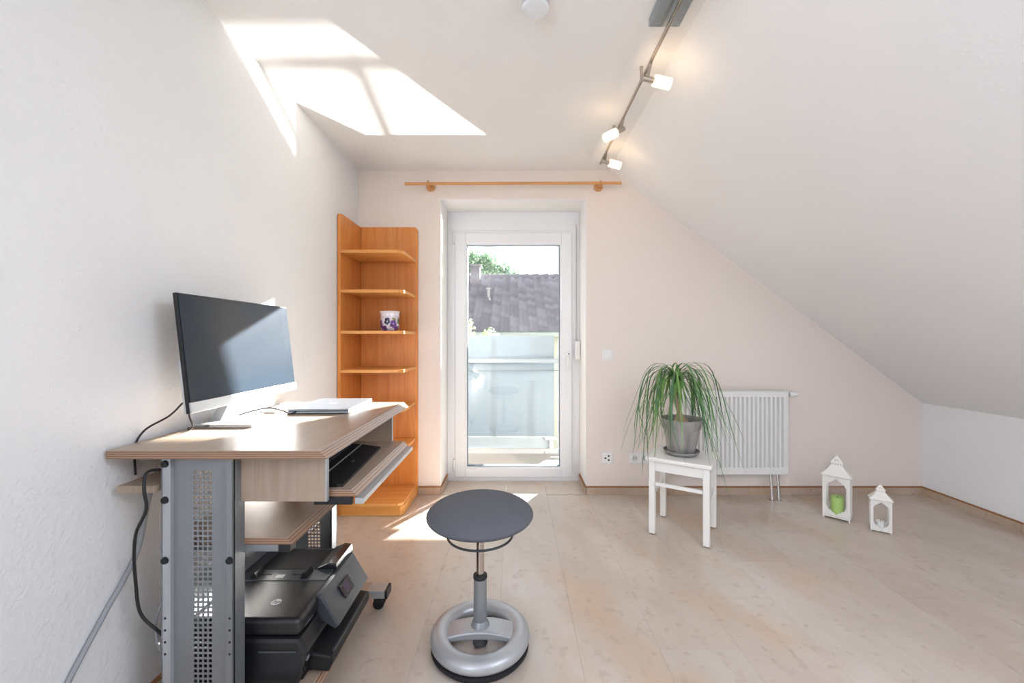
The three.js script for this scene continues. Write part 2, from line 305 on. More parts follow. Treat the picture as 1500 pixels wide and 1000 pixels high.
{ // neighbouring house: tiled roof, chimney, vent pipe, gutter
  const h = thing('neighbour_house', 'house with dark tiled roof and chimney seen through the glass door', 'house');
  const zr = -16, yr = 3.56, ze = -12, ye = 1.36, n = V(0, zr - ze, ye - yr).normalize(); if (n.y < 0) n.negate();
  add('roof_deck', new THREE.BoxGeometry(15, 0.1, Math.hypot(zr - ze, yr - ye)).rotateX(Math.atan2(yr - ye, ze - zr)).translate(-3.2, (yr + ye) / 2 - 0.1, (zr + ze) / 2), S(0x5b5054, 0.9), h);
  add('back_slope', new THREE.BoxGeometry(15, 0.1, 4.6).rotateX(-Math.atan2(yr - ye, ze - zr)).translate(-3.2, (yr + ye) / 2 - 0.1, zr - 2), S(0x5b5054, 0.9), h);
  add('wall', bx(-10.5, 4.1, -3.0, 1.2, -19.6, -12.5), S(0xe3ddd2, 0.9), h);
  add('gutter', bx(-10.7, 4.3, 1.2, 1.34, -11.98, -11.84, 0.03), S(0xa7afae, 0.5), h);
  const rows = 15, pitch = 0.29, L = Math.hypot(zr - ze, yr - ye), tileM = [0x87838a, 0x7d7980, 0x918d94].map((c) => S(c, 0.85));
  const shape = []; for (let i = 0; i <= 8; i++) { const t = i / 8; shape.push([(t - 0.5) * pitch, 0.035 * Math.sin(t * Math.PI * 2) + 0.02]); }
  const tile = prism([...shape, ...shape.slice().reverse().map(([x, y]) => [x, y - 0.03])], -L / rows / 2 - 0.03, L / rows / 2 + 0.01).rotateX(Math.atan2(yr - ye, ze - zr) + 0.13);
  const rest = [], m4 = new THREE.Matrix4();
  for (let r = 0; r < rows; r++) for (let c = -37; c <= 14; c++) {
    const t = (r + 0.5) / rows, x = c * pitch, y = lerp(ye, yr, t) - 0.01, z = lerp(ze, zr, t);
    if (Math.abs(c) <= 9) { const o = add('roof_tile', tile, tileM[Math.floor(rnd() * 3)], h); o.position.set(x, y, z); } else rest.push([x, y, z]);
  }
  const im = new THREE.InstancedMesh(tile, tileM[0], rest.length); im.name = 'outer_roof_tiles'; im.userData.kind = 'stuff';
  rest.forEach((p, i) => im.setMatrixAt(i, m4.makeTranslation(...p))); im.castShadow = im.receiveShadow = true; h.add(im);
  for (let x = -4; x <= 4; x += 0.38) add('ridge_tile', cyl([x, yr - 0.02, zr], [x + 0.4, yr + 0.015, zr], 0.11, 0.125, 12), tileM[1], h);
  const ch = add('chimney', bx(-1.62, -1.27, 2.6, 3.86, -15.7, -15.25), S(0x8b8285, 0.9), h); add('chimney_cap', bx(-1.66, -1.23, 3.86, 3.92, -15.74, -15.21), S(0x9a9496, 0.9), ch);
  add('vent_pipe', merge([cyl([-0.88, 2.5, -14.2], [-0.88, 2.88, -14.2], 0.05), cyl([-0.88, 2.86, -14.2], [-0.88, 2.92, -14.2], 0.09), cyl([-0.88, 2.42, -14.15], [-0.88, 2.56, -14.15], 0.16, 0.06)]), S(0xc9c6c6, 0.6), h);
}
function leafCloud(n, centre, rad, size, colors, squash = 1) {
  const pos = [], col = [], c = new THREE.Color();
  for (let i = 0; i < n; i++) {
    const blob = centre[Math.floor(rnd() * centre.length)], d = V(rr(-1, 1), rr(-1, 1), rr(-1, 1)); if (d.lengthSq() > 1) { i--; continue; }
    const q = V(...blob).add(d.multiplyScalar(rad * rr(0.7, 1)).multiply(V(1, squash, 1))), a = V(rr(-1, 1), rr(-1, 0.4), rr(-1, 1)).normalize(), b = V(rr(-1, 1), rr(-1, 1), rr(-1, 1)).cross(a).normalize();
    const s = size * rr(0.6, 1.2), tip = q.clone().addScaledVector(a, s), l = q.clone().addScaledVector(a, s * 0.45).addScaledVector(b, s * 0.28), r = q.clone().addScaledVector(a, s * 0.45).addScaledVector(b, -s * 0.28);
    c.set(colors[Math.floor(rnd() * colors.length)]);
    for (const v of [q, l, tip, q, tip, r]) { pos.push(v.x, v.y, v.z); col.push(c.r, c.g, c.b); }
  }
  const g = new THREE.BufferGeometry(); g.setAttribute('position', new THREE.Float32BufferAttribute(pos, 3)); g.setAttribute('color', new THREE.Float32BufferAttribute(col, 3)); g.computeVertexNormals(); return g;
}
{
  const leafM = P(0xffffff, 0.9, { vertexColors: true, transmission: 0.35, thickness: 0, side: THREE.DoubleSide }), bark = S(0x6a5a4a, 0.95);
  const t = thing('broad_tree', 'leafy tree rising behind the roof chimney', 'tree', [-3.5, -3, -24]); t.scale.y = 1.08;
  add('trunk', merge([cyl([0, 0, 0], [0.3, 5, 0], 0.28, 0.18, 10), cyl([0.3, 5, 0], [1.8, 8, 0], 0.14, 0.04, 8), cyl([0.3, 5, 0], [-0.8, 8.6, 0], 0.14, 0.04, 8), cyl([0.8, 6, 0], [3.2, 7.6, 0], 0.08, 0.03, 8)]), bark, t);
  const f = add('foliage', leafCloud(5200, [[0, 8.2, 0], [-1.2, 8.4, 0.4], [1.0, 7.9, 0], [1.9, 7.8, 0], [2.7, 7.3, 0.2], [0.6, 7.2, 0], [3.4, 6.9, 0], [-0.5, 7.0, 0]], 0.85, 0.24, [0x6f8f74, 0x86a385, 0x5f8068, 0x9ab196]), leafM, t); f.userData.kind = 'stuff';
  const u = thing('garden_shrub', 'bright green leafy shrub peeking above the balcony railing', 'shrub', [-0.85, -3, -6.2]);
  add('trunk', merge([cyl([0, 0, 0], [0, 3.6, 0], 0.06, 0.03, 8), cyl([0, 3.6, 0], [0.08, 4.5, 0], 0.03, 0.01, 8), cyl([0, 3.5, 0], [0.42, 4.2, 0], 0.025, 0.008, 8), cyl([0, 3.4, 0], [-0.3, 4.3, 0], 0.025, 0.008, 8)]), bark, u);
  const f2 = add('foliage', leafCloud(2200, [[0.05, 4.1, 0], [0.1, 4.3, 0], [0.18, 4.05, 0], [0.48, 4.14, 0], [-0.15, 4.0, 0], [-0.3, 4.2, 0], [0.12, 3.7, 0], [-0.2, 3.6, 0]], 0.17, 0.062, [0xb9d59a, 0xa3c784, 0xd3e3b8, 0x8cb574], 1.2), leafM, u); f2.userData.kind = 'stuff';
}

// ================================================================ DESK
{
  const d = thing('computer_desk', 'grey maple computer desk with perforated steel legs', 'desk');
  const z0 = -1.143, z1 = -2.02, xl = -1.138, TOP = 0.84;
  // plywood boards whose front long edge is cut at 45 degrees
  const board = (name, xa, xb, y, th, za, zb, plies = 5) => {
    const t = add(name, prism([[xa, y - th * 0.12], [xb + th * 0.12, y - th * 0.12], [xb, y], [xa, y]], zb, za), M.maple, d);
    uvBox(t.geometry, false);
    for (let k = 0; k < plies; k++) {
      const a = th * (0.12 + 0.88 * k / plies), b = th * (0.12 + 0.88 * (k + 1) / plies);
      add('ply', prism([[xa, y - b], [xb + b, y - b], [xb + a, y - a], [xa, y - a]], zb, za), k % 2 ? M.plyA : M.plyB, t);
    }
    return t;
  };
  board('tabletop', xl, -0.545, TOP, 0.024, z0, z1, 7);
  // side panels and back of the keyboard bay
  add('bay_panel', bx(-0.815, -0.552, 0.675, 0.815, -1.215, -1.2, 0.001), M.maple, d);
  add('bay_panel', bx(-0.815, -0.552, 0.675, 0.815, -1.86, -1.845, 0.001), M.maple, d);
  add('bay_edge', bx(-0.553, -0.549, 0.675, 0.815, -1.215, -1.2), M.steelLight, d); add('bay_edge', bx(-0.553, -0.549, 0.675, 0.815, -1.86, -1.845), M.steelLight, d);
  add('bay_back', bx(-0.83, -0.815, 0.675, 0.815, -1.86, -1.2), M.maple, d);
  const tray = board('keyboard_tray', -0.81, -0.488, 0.70, 0.02, -1.225, -1.81, 5);
  add('tray_rail', bx(-0.60, -0.485, 0.655, 0.678, -1.238, -1.226, 0.002), M.black, tray); add('tray_rail', bx(-0.80, -0.485, 0.655, 0.678, -1.822, -1.811, 0.002), M.black, tray);
  add('tray_lip', prism([[-0.475, 0.66], [-0.45, 0.66], [-0.449, 0.676], [-0.475, 0.678]], -1.815, -1.222), M.steelLight, tray); add('rail_stop', bx(-0.515, -0.49, 0.65, 0.683, -1.245, -1.238, 0.003), M.blackGloss, tray);
  const mid = board('printer_shelf', -1.03, -0.675, 0.562, 0.02, -1.215, -1.80, 5);
  add('shelf_rail', bx(-0.98, -0.70, 0.52, 0.541, -1.24, -1.216, 0.002), M.steel, mid); add('rail_stop', bx(-0.70, -0.665, 0.518, 0.541, -1.245, -1.216, 0.003), M.black, mid);
  add('shelf_rail', bx(-0.98, -0.70, 0.52, 0.541, -1.80, -1.78, 0.002), M.steel, mid);
  board('bottom_shelf', -1.03, -0.62, 0.088, 0.02, -1.22, -1.79, 5);
  add('cable_shelf', bx(-1.125, -1.02, 0.715, 0.735, -1.83, -1.16, 0.001), M.maple, d);
  // perforated channel legs
  const holes = [], W2 = 0.103, hb = 0.07, ht = 0.815;
  for (let r = 0; r < 44; r++) for (let c = 0; c < 4; c++) { const hx = 0.0 + (c - 1.5) * 0.0142 + 0.011 - 0.0045, hy = 0.768 - r * 0.0147; if (hy < 0.1) continue; holes.push([[hx - 0.0048, hy - 0.0048], [hx + 0.0048, hy - 0.0048], [hx + 0.0048, hy + 0.0048], [hx - 0.0048, hy + 0.0048]]); }
  const plate = prism([[-W2 + 0.026, hb], [W2 - 0.026, hb], [W2 - 0.026, ht], [-W2 + 0.026, ht]], -0.0025, 0, holes);
  for (const [zl, dir] of [[-1.172, -1], [-1.845, 1]]) {
    const leg = new THREE.Group(); leg.name = 'leg'; leg.position.set(-0.903, 0, zl); d.add(leg);
    const zz = (a, b) => dir < 0 ? [a - 0.0, b] : [-b, -a];
    const P_ = add('perforated_plate', plate, M.steel, leg); P_.position.z = dir < 0 ? -0.008 : 0.008;
    for (const s of [-1, 1]) {
      const [fa_, fb_] = zz(-0.045, 0.004);
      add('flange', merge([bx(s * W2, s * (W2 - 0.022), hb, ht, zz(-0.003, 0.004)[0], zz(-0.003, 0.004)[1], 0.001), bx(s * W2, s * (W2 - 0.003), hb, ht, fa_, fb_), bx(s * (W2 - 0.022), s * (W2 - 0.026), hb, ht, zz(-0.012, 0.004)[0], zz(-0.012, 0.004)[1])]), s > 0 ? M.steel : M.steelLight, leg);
      for (const y of s < 0 ? [0.795, 0.692, 0.52] : [0.52]) add('plug', cyl([s * (W2 - 0.011), y, -dir * 0.004], [s * (W2 - 0.011), y, -dir * 0.009], 0.0105, 0.009), M.black, leg);
      for (let k = 0; k < 4; k++) add('screw_hole', cyl([s * (W2 - 0.011), 0.355 - k * 0.034, -dir * 0.0041], [s * (W2 - 0.011), 0.355 - k * 0.034, -dir * 0.0046], 0.0036, 0.0036, 10), M.black, leg);
    }
    const zf = dir < 0 ? -1.165 : -1.76;
    const foot = add('foot_bar', bx(-0.2, 0.355, 0.053, 0.085, zf - zl - 0.03, zf - zl + 0.03, 0.003), M.steelLight, leg);
    add('end_cap', bx(0.355, 0.367, 0.051, 0.087, zf - zl - 0.031, zf - zl + 0.031, 0.003), M.black, foot);
    for (const x of [-0.17, 0.325]) add('caster', merge([cyl([x, 0.023, zf - zl - 0.018], [x, 0.023, zf - zl - 0.003], 0.0228, 0.0228, 24), cyl([x, 0.023, zf - zl + 0.003], [x, 0.023, zf - zl + 0.018], 0.0228, 0.0228, 24), bx(x - 0.02, x + 0.016, 0.026, 0.054, zf - zl - 0.02, zf - zl + 0.02, 0.006)]), M.rubber, foot);
  }
  add('rear_brace', bx(-1.0, -0.985, 0.3, 0.42, -1.842, -1.176, 0.002), M.steel, d);
}
{ // monitor
  const m = thing('monitor', 'wide flat monitor with dark screen and silver chin on the desk', 'monitor');
  const za = -1.266, zb = -1.878, y0 = 0.92, y1 = 1.296, lean = 0.043;
  const g = new THREE.Group(); g.name = 'display'; g.position.set(-1.0, y0, 0); g.rotation.z = Math.atan2(lean, y1 - y0); m.add(g);
  const hh = Math.hypot(lean, y1 - y0);
  add('case', bx(-0.014, -0.002, 0.0, hh, zb, za, 0.002), M.black, g);
  add('rear_shell', bx(-0.035, -0.014, 0.03, hh * 0.62, zb + 0.12, za - 0.12, 0.008), M.black, g);
  add('screen', bx(-0.002, 0.0005, 0.034, hh - 0.004, zb + 0.004, za - 0.004), P(new THREE.Color().setRGB(0.019, 0.029, 0.042), 0.13, { specularIntensity: 0.8 }), g);
  const chin = add('chin', bx(-0.002, 0.004, 0, 0.034, zb, za, 0.0015), M.silver, g);
  add('emblem', cyl([0.004, 0.017, (za + zb) / 2], [0.0046, 0.017, (za + zb) / 2], 0.0075, 0.0075, 20), S(0x55585c, 0.5), chin);
  add('side_spine', bx(-0.022, -0.014, 0.0, 0.17, za - 0.012, za - 0.002, 0.002), M.silver, g);
  add('stand_arm', prism([[-1.115, 0.85], [-1.075, 0.85], [-1.026, 0.955], [-1.045, 0.975]], -1.56, -1.50), M.silver, m);
  add('stand_base', merge([bx(-1.085, -0.915, 0.8402, 0.852, -1.45, -1.43, 0.003), bx(-0.935, -0.915, 0.8402, 0.852, -1.65, -1.45, 0.003), bx(-1.12, -1.06, 0.8402, 0.853, -1.66, -1.43, 0.004), bx(-1.06, -0.935, 0.8402, 0.845, -1.65, -1.45)]), M.silver, m);
}
{ // laptop, hub, keyboard
  const alu = P(0x9aa3ac, 0.38, { metalness: 0.85 });
  const l = thing('laptop', 'closed silver laptop resting on the desk top', 'laptop', [-0.816, 0.8402, -1.848], 0.03);
  add('base', bx(-0.125, 0.125, 0.002, 0.0125, -0.155, 0.155, 0.004), alu, l);
  add('lid', bx(-0.125, 0.125, 0.0135, 0.021, -0.155, 0.155, 0.003), alu, l);
  add('hinge', cyl([-0.119, 0.013, -0.12], [-0.119, 0.013, 0.12], 0.0048), M.black, l);
  add('rubber_foot', merge([bx(0.08, 0.1, 0, 0.003, -0.13, 0.13), bx(-0.1, -0.08, 0, 0.003, -0.13, 0.13)]), M.rubber, l);
  const lg = canvasTex(64, 64, (c) => { c.fillStyle = '#c3c6c9'; c.fillRect(0, 0, 64, 64); c.fillStyle = '#8d9195'; c.beginPath(); c.arc(32, 32, 28, 0, 7); c.fill(); c.fillStyle = '#c3c6c9'; c.font = 'bold 36px sans-serif'; c.textAlign = 'center'; c.fillText('hp', 32, 42); });
  const em = add('emblem', new THREE.CircleGeometry(0.016, 28).rotateX(-Math.PI / 2).rotateY(-Math.PI / 2).translate(0.0, 0.0212, 0), S(0xffffff, 0.35, { map: lg, metalness: 0.4 }), l);
  const hub = thing('docking_hub', 'small silver docking hub on the desk behind monitor foot', 'hub', [-1.04, 0.8402, -1.78], 0.2);
  add('case', bx(-0.028, 0.028, 0, 0.022, -0.06, 0.06, 0.005), M.silver, hub); add('top_panel', bx(-0.016, 0.016, 0.022, 0.0235, -0.045, 0.045), M.black, hub);
  const k = thing('keyboard', 'black desktop keyboard with palm rest on the pull-out tray', 'keyboard', [-0.655, 0.7001, -1.46], 0.06);
  add('body', prism([[-0.115, 0], [0.12, 0], [0.12, 0.008], [0.045, 0.02], [-0.11, 0.03], [-0.115, 0.026]], -0.218, 0.218), M.black, k);
  const keyG = new RoundedBoxGeometry(0.0155, 0.008, 0.0155, 1, 0.002).rotateZ(-0.065);
  for (let r = 0; r < 6; r++) for (let c = 0; c < 22; c++) { const q = add('key', keyG, M.keycap, k); q.position.set(-0.097 + r * 0.0195 + (r > 0 ? 0.004 : 0), 0.0325 - r * 0.0013, 0.205 - c * 0.0195); }
  add('trim_line', bx(0.042, 0.045, 0.02, 0.0225, -0.218, 0.218), M.steelLight, k);
  const wr = canvasTex(64, 32, (c) => { c.fillStyle = '#101113'; c.fillRect(0, 0, 64, 32); c.fillStyle = '#c9c9c9'; c.font = 'bold 22px sans-serif'; c.textAlign = 'center'; c.fillText('hp', 32, 23); });
  add('lettering', new THREE.PlaneGeometry(0.032, 0.014).rotateX(-Math.PI / 2).rotateY(Math.PI / 2).rotateZ(-0.158).translate(0.08, 0.0152, 0.0), S(0xffffff, 0.4, { map: wr }), k);
}
{ // printer, front facing the room
  const p = thing('printer', 'black inkjet printer with angled touch screen on the lowest desk shelf', 'printer', [0, 0.0881, 0]);
  const z0 = -1.25, z1 = -1.68, satin = P(0x1b1c1f, 0.34, { clearcoat: 0.25, clearcoatRoughness: 0.25 }), matte = S(0x121315, 0.55), grey = P(0x3d4247, 0.3, { clearcoat: 0.3, clearcoatRoughness: 0.2 });
  const body = add('body', prism([[-1.0, 0], [-0.665, 0], [-0.635, 0.1], [-0.655, 0.148], [-1.0, 0.148]], z1, z0, [], 0.012), satin, p);
  add('side_grip', bx(-0.78, -0.665, 0.106, 0.112, z0, z0 + 0.003, 0.002), grey, body);
  const lid = add('scanner_lid', bx(-1.0, -0.655, 0.152, 0.206, z1, z0, 0.016), satin, p);
  const feeder = add('feeder_cover', bx(-0.995, -0.668, 0.2, 0.2085, z1 + 0.004, z0 - 0.2, 0.004), grey, p);
  add('feeder_well', bx(-0.94, -0.735, 0.2085, 0.2098, z1 + 0.02, z0 - 0.27, 0.0005), matte, feeder);
  add('feeder_hump', prism([[-0.735, 0.206], [-0.658, 0.206], [-0.662, 0.228], [-0.69, 0.231], [-0.728, 0.214]], z1 + 0.004, z0 - 0.27, [], 0.004), satin, feeder);
  for (const x of [-0.93, -0.752]) { const gd = add('paper_guide', prism([[x - 0.012, 0.2085], [x + 0.012, 0.2085], [x + 0.004, 0.228], [x - 0.004, 0.228]], z0 - 0.262, z0 - 0.212), matte, feeder); add('guide_slot', bx(x < -0.8 ? x : x - 0.05, x < -0.8 ? x + 0.05 : x, 0.2085, 0.2093, z0 - 0.24, z0 - 0.234), matte, gd); }
  add('feeder_mark', bx(-0.858, -0.828, 0.2085, 0.2092, z0 - 0.236, z0 - 0.215), M.steelLight, feeder);
  // tilted control panel between lid and output slot
  const cp = add('control_panel', prism([[-0.662, 0.207], [-0.648, 0.207], [-0.586, 0.105], [-0.6, 0.092], [-0.662, 0.13]], z1 + 0.03, z0 - 0.12, [], 0.005), grey, p);
  const ang = Math.atan2(0.207 - 0.105, -0.648 + 0.586);
  const scr = canvasTex(128, 96, (c) => { c.fillStyle = '#0b0b10'; c.fillRect(0, 0, 128, 96); c.fillStyle = '#3a2b45'; c.fillRect(22, 22, 84, 52); c.fillStyle = '#b9b4c4'; for (const [x, y] of [[14, 14], [110, 12], [16, 82], [112, 80]]) c.fillRect(x, y, 4, 4); });
  const sg = new THREE.BoxGeometry(0.05, 0.003, 0.075); const s = add('touch_screen', sg, P(0xffffff, 0.15, { map: scr }), cp); s.position.set(-0.613, 0.158, -1.50); s.rotation.z = ang - Math.PI; s.rotation.z = -Math.atan2(0.102, 0.062);
  const ot = add('output_tray', prism([[-0.665, 0.012], [-0.59, 0.006], [-0.578, 0.03], [-0.58, 0.056], [-0.665, 0.07]], z1 + 0.04, z0 - 0.05, [], 0.006), matte, p);
  add('tray_edge', bx(-0.587, -0.58, 0.056, 0.061, z1 + 0.06, z0 - 0.07), grey, ot);
  const logo = canvasTex(128, 128, (c) => { c.fillStyle = '#1b1c1f'; c.fillRect(0, 0, 128, 128); c.fillStyle = '#c9ccd0'; c.beginPath(); c.arc(64, 64, 60, 0, 7); c.fill(); c.fillStyle = '#1b1c1f'; c.font = 'italic bold 78px sans-serif'; c.textAlign = 'center'; c.fillText('hp', 62, 88); });
  add('emblem', new THREE.CircleGeometry(0.017, 32).rotateX(-Math.PI / 2).translate(-0.775, 0.2064, -1.335), S(0xffffff, 0.35, { map: logo }), lid, 'silver round hp emblem');
  const txt = canvasTex(256, 32, (c) => { c.fillStyle = '#1b1c1f'; c.fillRect(0, 0, 256, 32); c.fillStyle = '#c9ccd0'; c.font = '24px sans-serif'; c.fillText('HP OfficeJet Pro', 6, 25); });
  add('lettering', new THREE.PlaneGeometry(0.075, 0.009).rotateY(Math.PI / 2).translate(-0.6542, 0.166, -1.32), S(0xffffff, 0.4, { map: txt }), lid);
  add('badge', bx(-0.652, -0.6415, 0.066, 0.082, -1.284, -1.27), M.steelLight, body); add('power_button', cyl([-0.655, 0.04, -1.275], [-0.645, 0.04, -1.275], 0.009, 0.009, 20), matte, body);
  for (const z of [z0 - 0.05, z1 + 0.05]) add('foot', bx(-0.99, -0.66, -0.0005, 0.004, z - 0.02, z + 0.02), M.rubber, p);
}
{ // cables
  const c = (name, label, pts, r, m) => { const o = add(name, tube(pts, r, 70), m, scene); meta(o, label, 'cable'); return o; };
  c('video_cable', 'dark cable curving across the desk from monitor to laptop', [[-1.06, 0.858, -1.575], [-1.03, 0.868, -1.60], [-0.99, 0.872, -1.66], [-0.95, 0.85, -1.70], [-0.93, 0.8445, -1.685], [-0.915, 0.846, -1.665], [-0.9, 0.85, -1.69]], 0.0028, M.blackCable);
  c('charging_cable', 'thin grey cable lying on the desk behind the stand arm', [[-1.06, 0.8435, -1.68], [-1.02, 0.856, -1.655], [-1.0, 0.8435, -1.72], [-1.035, 0.8435, -1.715]], 0.003, M.greyCable);
  c('monitor_cable', 'thin dark cable hanging behind the monitor edge to the wall', [[-1.04, 0.95, -1.285], [-1.085, 0.91, -1.29], [-1.138, 0.87, -1.262], [-1.1465, 0.83, -1.24], [-1.146, 0.74, -1.24]], 0.003, M.blackCable);
  c('monitor_power_cable', 'thin black cable looping below the monitor onto the desk', [[-1.058, 0.945, -1.34], [-1.07, 0.90, -1.35], [-1.075, 0.86, -1.37], [-1.1, 0.8435, -1.385], [-1.128, 0.8435, -1.42]], 0.003, M.blackCable);
  c('power_cable', 'black power cable dangling beside the perforated desk leg', [[-1.02, 0.77, -1.2], [-1.035, 0.775, -1.155], [-1.03, 0.735, -1.14], [-1.023, 0.68, -1.14], [-1.06, 0.61, -1.15], [-1.085, 0.54, -1.17], [-1.09, 0.45, -1.18], [-1.075, 0.36, -1.18], [-1.03, 0.3, -1.19], [-1.012, 0.24, -1.22]], 0.0042, M.blackCable);
  c('wall_cable', 'thick grey cable running down the plaster wall to the floor', [[-1.13, 0.74, -1.3], [-1.14, 0.66, -1.28], [-1.144, 0.5, -1.24], [-1.144, 0.38, -1.14], [-1.144, 0.24, -1.03], [-1.144, 0.12, -0.98], [-1.138, 0.0075, -0.95]], 0.007, M.greyCable);
  c('network_cable', 'slim grey cable bulging out behind the perforated desk leg', [[-1.014, 0.68, -1.25], [-1.035, 0.6, -1.22], [-1.04, 0.53, -1.21], [-1.018, 0.46, -1.22], [-1.014, 0.42, -1.24], [-1.04, 0.37, -1.21], [-1.05, 0.31, -1.2], [-1.035, 0.24, -1.2], [-1.04, 0.2, -1.24]], 0.0032, M.greyCable);
}

// ================================================================ CORNER SHELF
{
  const s = thing('corner_shelf', 'tall alder wood corner shelf with open boards between wall and door', 'shelf');
  const zb = ZF + 0.003, zf = -2.66, xa = XL + 0.003, xb = -0.708;
  const rounded = (w, h, r) => { const q = [[0, 0], [w, 0]]; for (let i = 0; i <= 6; i++) { const a = i / 6 * Math.PI / 2; q.push([w - r + r * Math.cos(a), h - r + r * Math.sin(a)]); } q.push([0, h]); return q; };
  const side = prism(rounded(zf - zb, 1.972, 0.03), -0.0105, 0.0105, [], 0.002).rotateY(-Math.PI / 2).translate(xa + 0.0115, 0, zb);
  add('side_panel', uvBox(side), M.alder, s);
  add('back_panel', uvBox(prism(rounded(xb - xa - 0.024, 1.972, 0.03), zb, zb + 0.02, [], 0.002).translate(xa + 0.024, 0, 0), false, 0.31), M.alder, s);
  for (const y of [1.73, 1.472, 1.204, 0.95, 0.69, 0.43]) {
    const b = add('shelf_board', prism([[xa + 0.024, zb + 0.021], [xb - 0.012, zb + 0.021], [xb - 0.016, zf - 0.03], [xb - 0.045, zf], [xa + 0.024, zf]].map(([x, z]) => [x, -z]), -0.02, 0, [], 0.0015).rotateX(-Math.PI / 2).translate(0, y, 0), M.pine, s);
    uvBox(b.geometry, true, y);
  }
  const base = add('plinth', prism([[xa + 0.024, zb + 0.021], [xb - 0.006, zb + 0.021], [xb - 0.01, zf - 0.03], [xb - 0.03, zf], [xa + 0.024, zf]].map(([x, z]) => [x, -z]), -0.062, -0.001, [], 0.0015).rotateX(-Math.PI / 2).translate(0, 0.0635, 0), M.pine, s);
  uvBox(base.geometry, true, 2.2);
  const bt = add('bottom_board', prism([[xa + 0.024, zb + 0.021], [xb - 0.012, zb + 0.021], [xb - 0.016, zf - 0.026], [xb - 0.045, zf + 0.004], [xa + 0.024, zf + 0.004]].map(([x, z]) => [x, -z]), 0, 0.019, [], 0.0015).rotateX(-Math.PI / 2).translate(0, 0.0635, 0), M.pine, s);
  uvBox(bt.geometry, true, 3.1);
  // planter with pansies
  const pan = canvasTex(512, 256, (c) => {
    c.fillStyle = '#d8d2e0'; c.fillRect(0, 0, 512, 256); c.fillStyle = '#e9e6ef'; c.fillRect(0, 0, 512, 34);
    let q = 11; const r = () => { q = (q * 1664525 + 1013904223) >>> 0; return q / 4294967296; };
    for (let i = 0; i < 46; i++) { c.fillStyle = ['#8d9a5a', '#6f7c3c', '#b4b9c9', '#c4c3dc'][i % 4]; c.beginPath(); c.ellipse(r() * 512, 60 + r() * 196, 22, 9, r() * 3, 0, 7); c.fill(); }
    const flower = (x, y, s, k) => { for (let a = 0; a < 5; a++) { c.fillStyle = k[a % k.length]; c.beginPath(); c.ellipse(x + Math.cos(a * 1.257 + 0.3) * s * 0.55, y + Math.sin(a * 1.257 + 0.3) * s * 0.55, s * 0.78, s * 0.64, a * 1.257, 0, 7); c.fill(); } c.fillStyle = '#f2d9c8'; c.beginPath(); c.arc(x, y, s * 0.2, 0, 7); c.fill(); };
    for (let b = 0; b < 4; b++) { const o = b * 128; flower(o + 30, 95, 24, ['#6a3f92', '#7a54a4', '#57306f']); flower(o + 72, 140, 27, ['#5b2f86', '#4c2466', '#73489c']); flower(o + 62, 195, 27, ['#6b4aa0', '#43205a']); flower(o + 14, 185, 25, ['#5a3a80', '#3d1f4f']); flower(o + 104, 76, 20, ['#232b4e', '#1b2138']); flower(o + 112, 165, 20, ['#9a94cf', '#7a70b4']); }
  });
  const m = thing('flower_planter', 'small ceramic planter painted with purple pansies on the corner shelf', 'planter', [-0.855, 1.2042, -2.82], 0.3);
  const body = lathe([[0, 0.004], [0.046, 0.004], [0.05, 0], [0.06, 0.02], [0.0645, 0.055], [0.062, 0.1], [0.061, 0.122]], 48);
  add('pot', body, P(0xffffff, 0.15, { map: pan, clearcoat: 0.5, clearcoatRoughness: 0.1 }), m);
  add('rim', lathe([[0.061, 0.122], [0.066, 0.124], [0.067, 0.134], [0.062, 0.137], [0.057, 0.134], [0.056, 0.02], [0, 0.018]], 48), P(0xe9e7ec, 0.2), m);
}

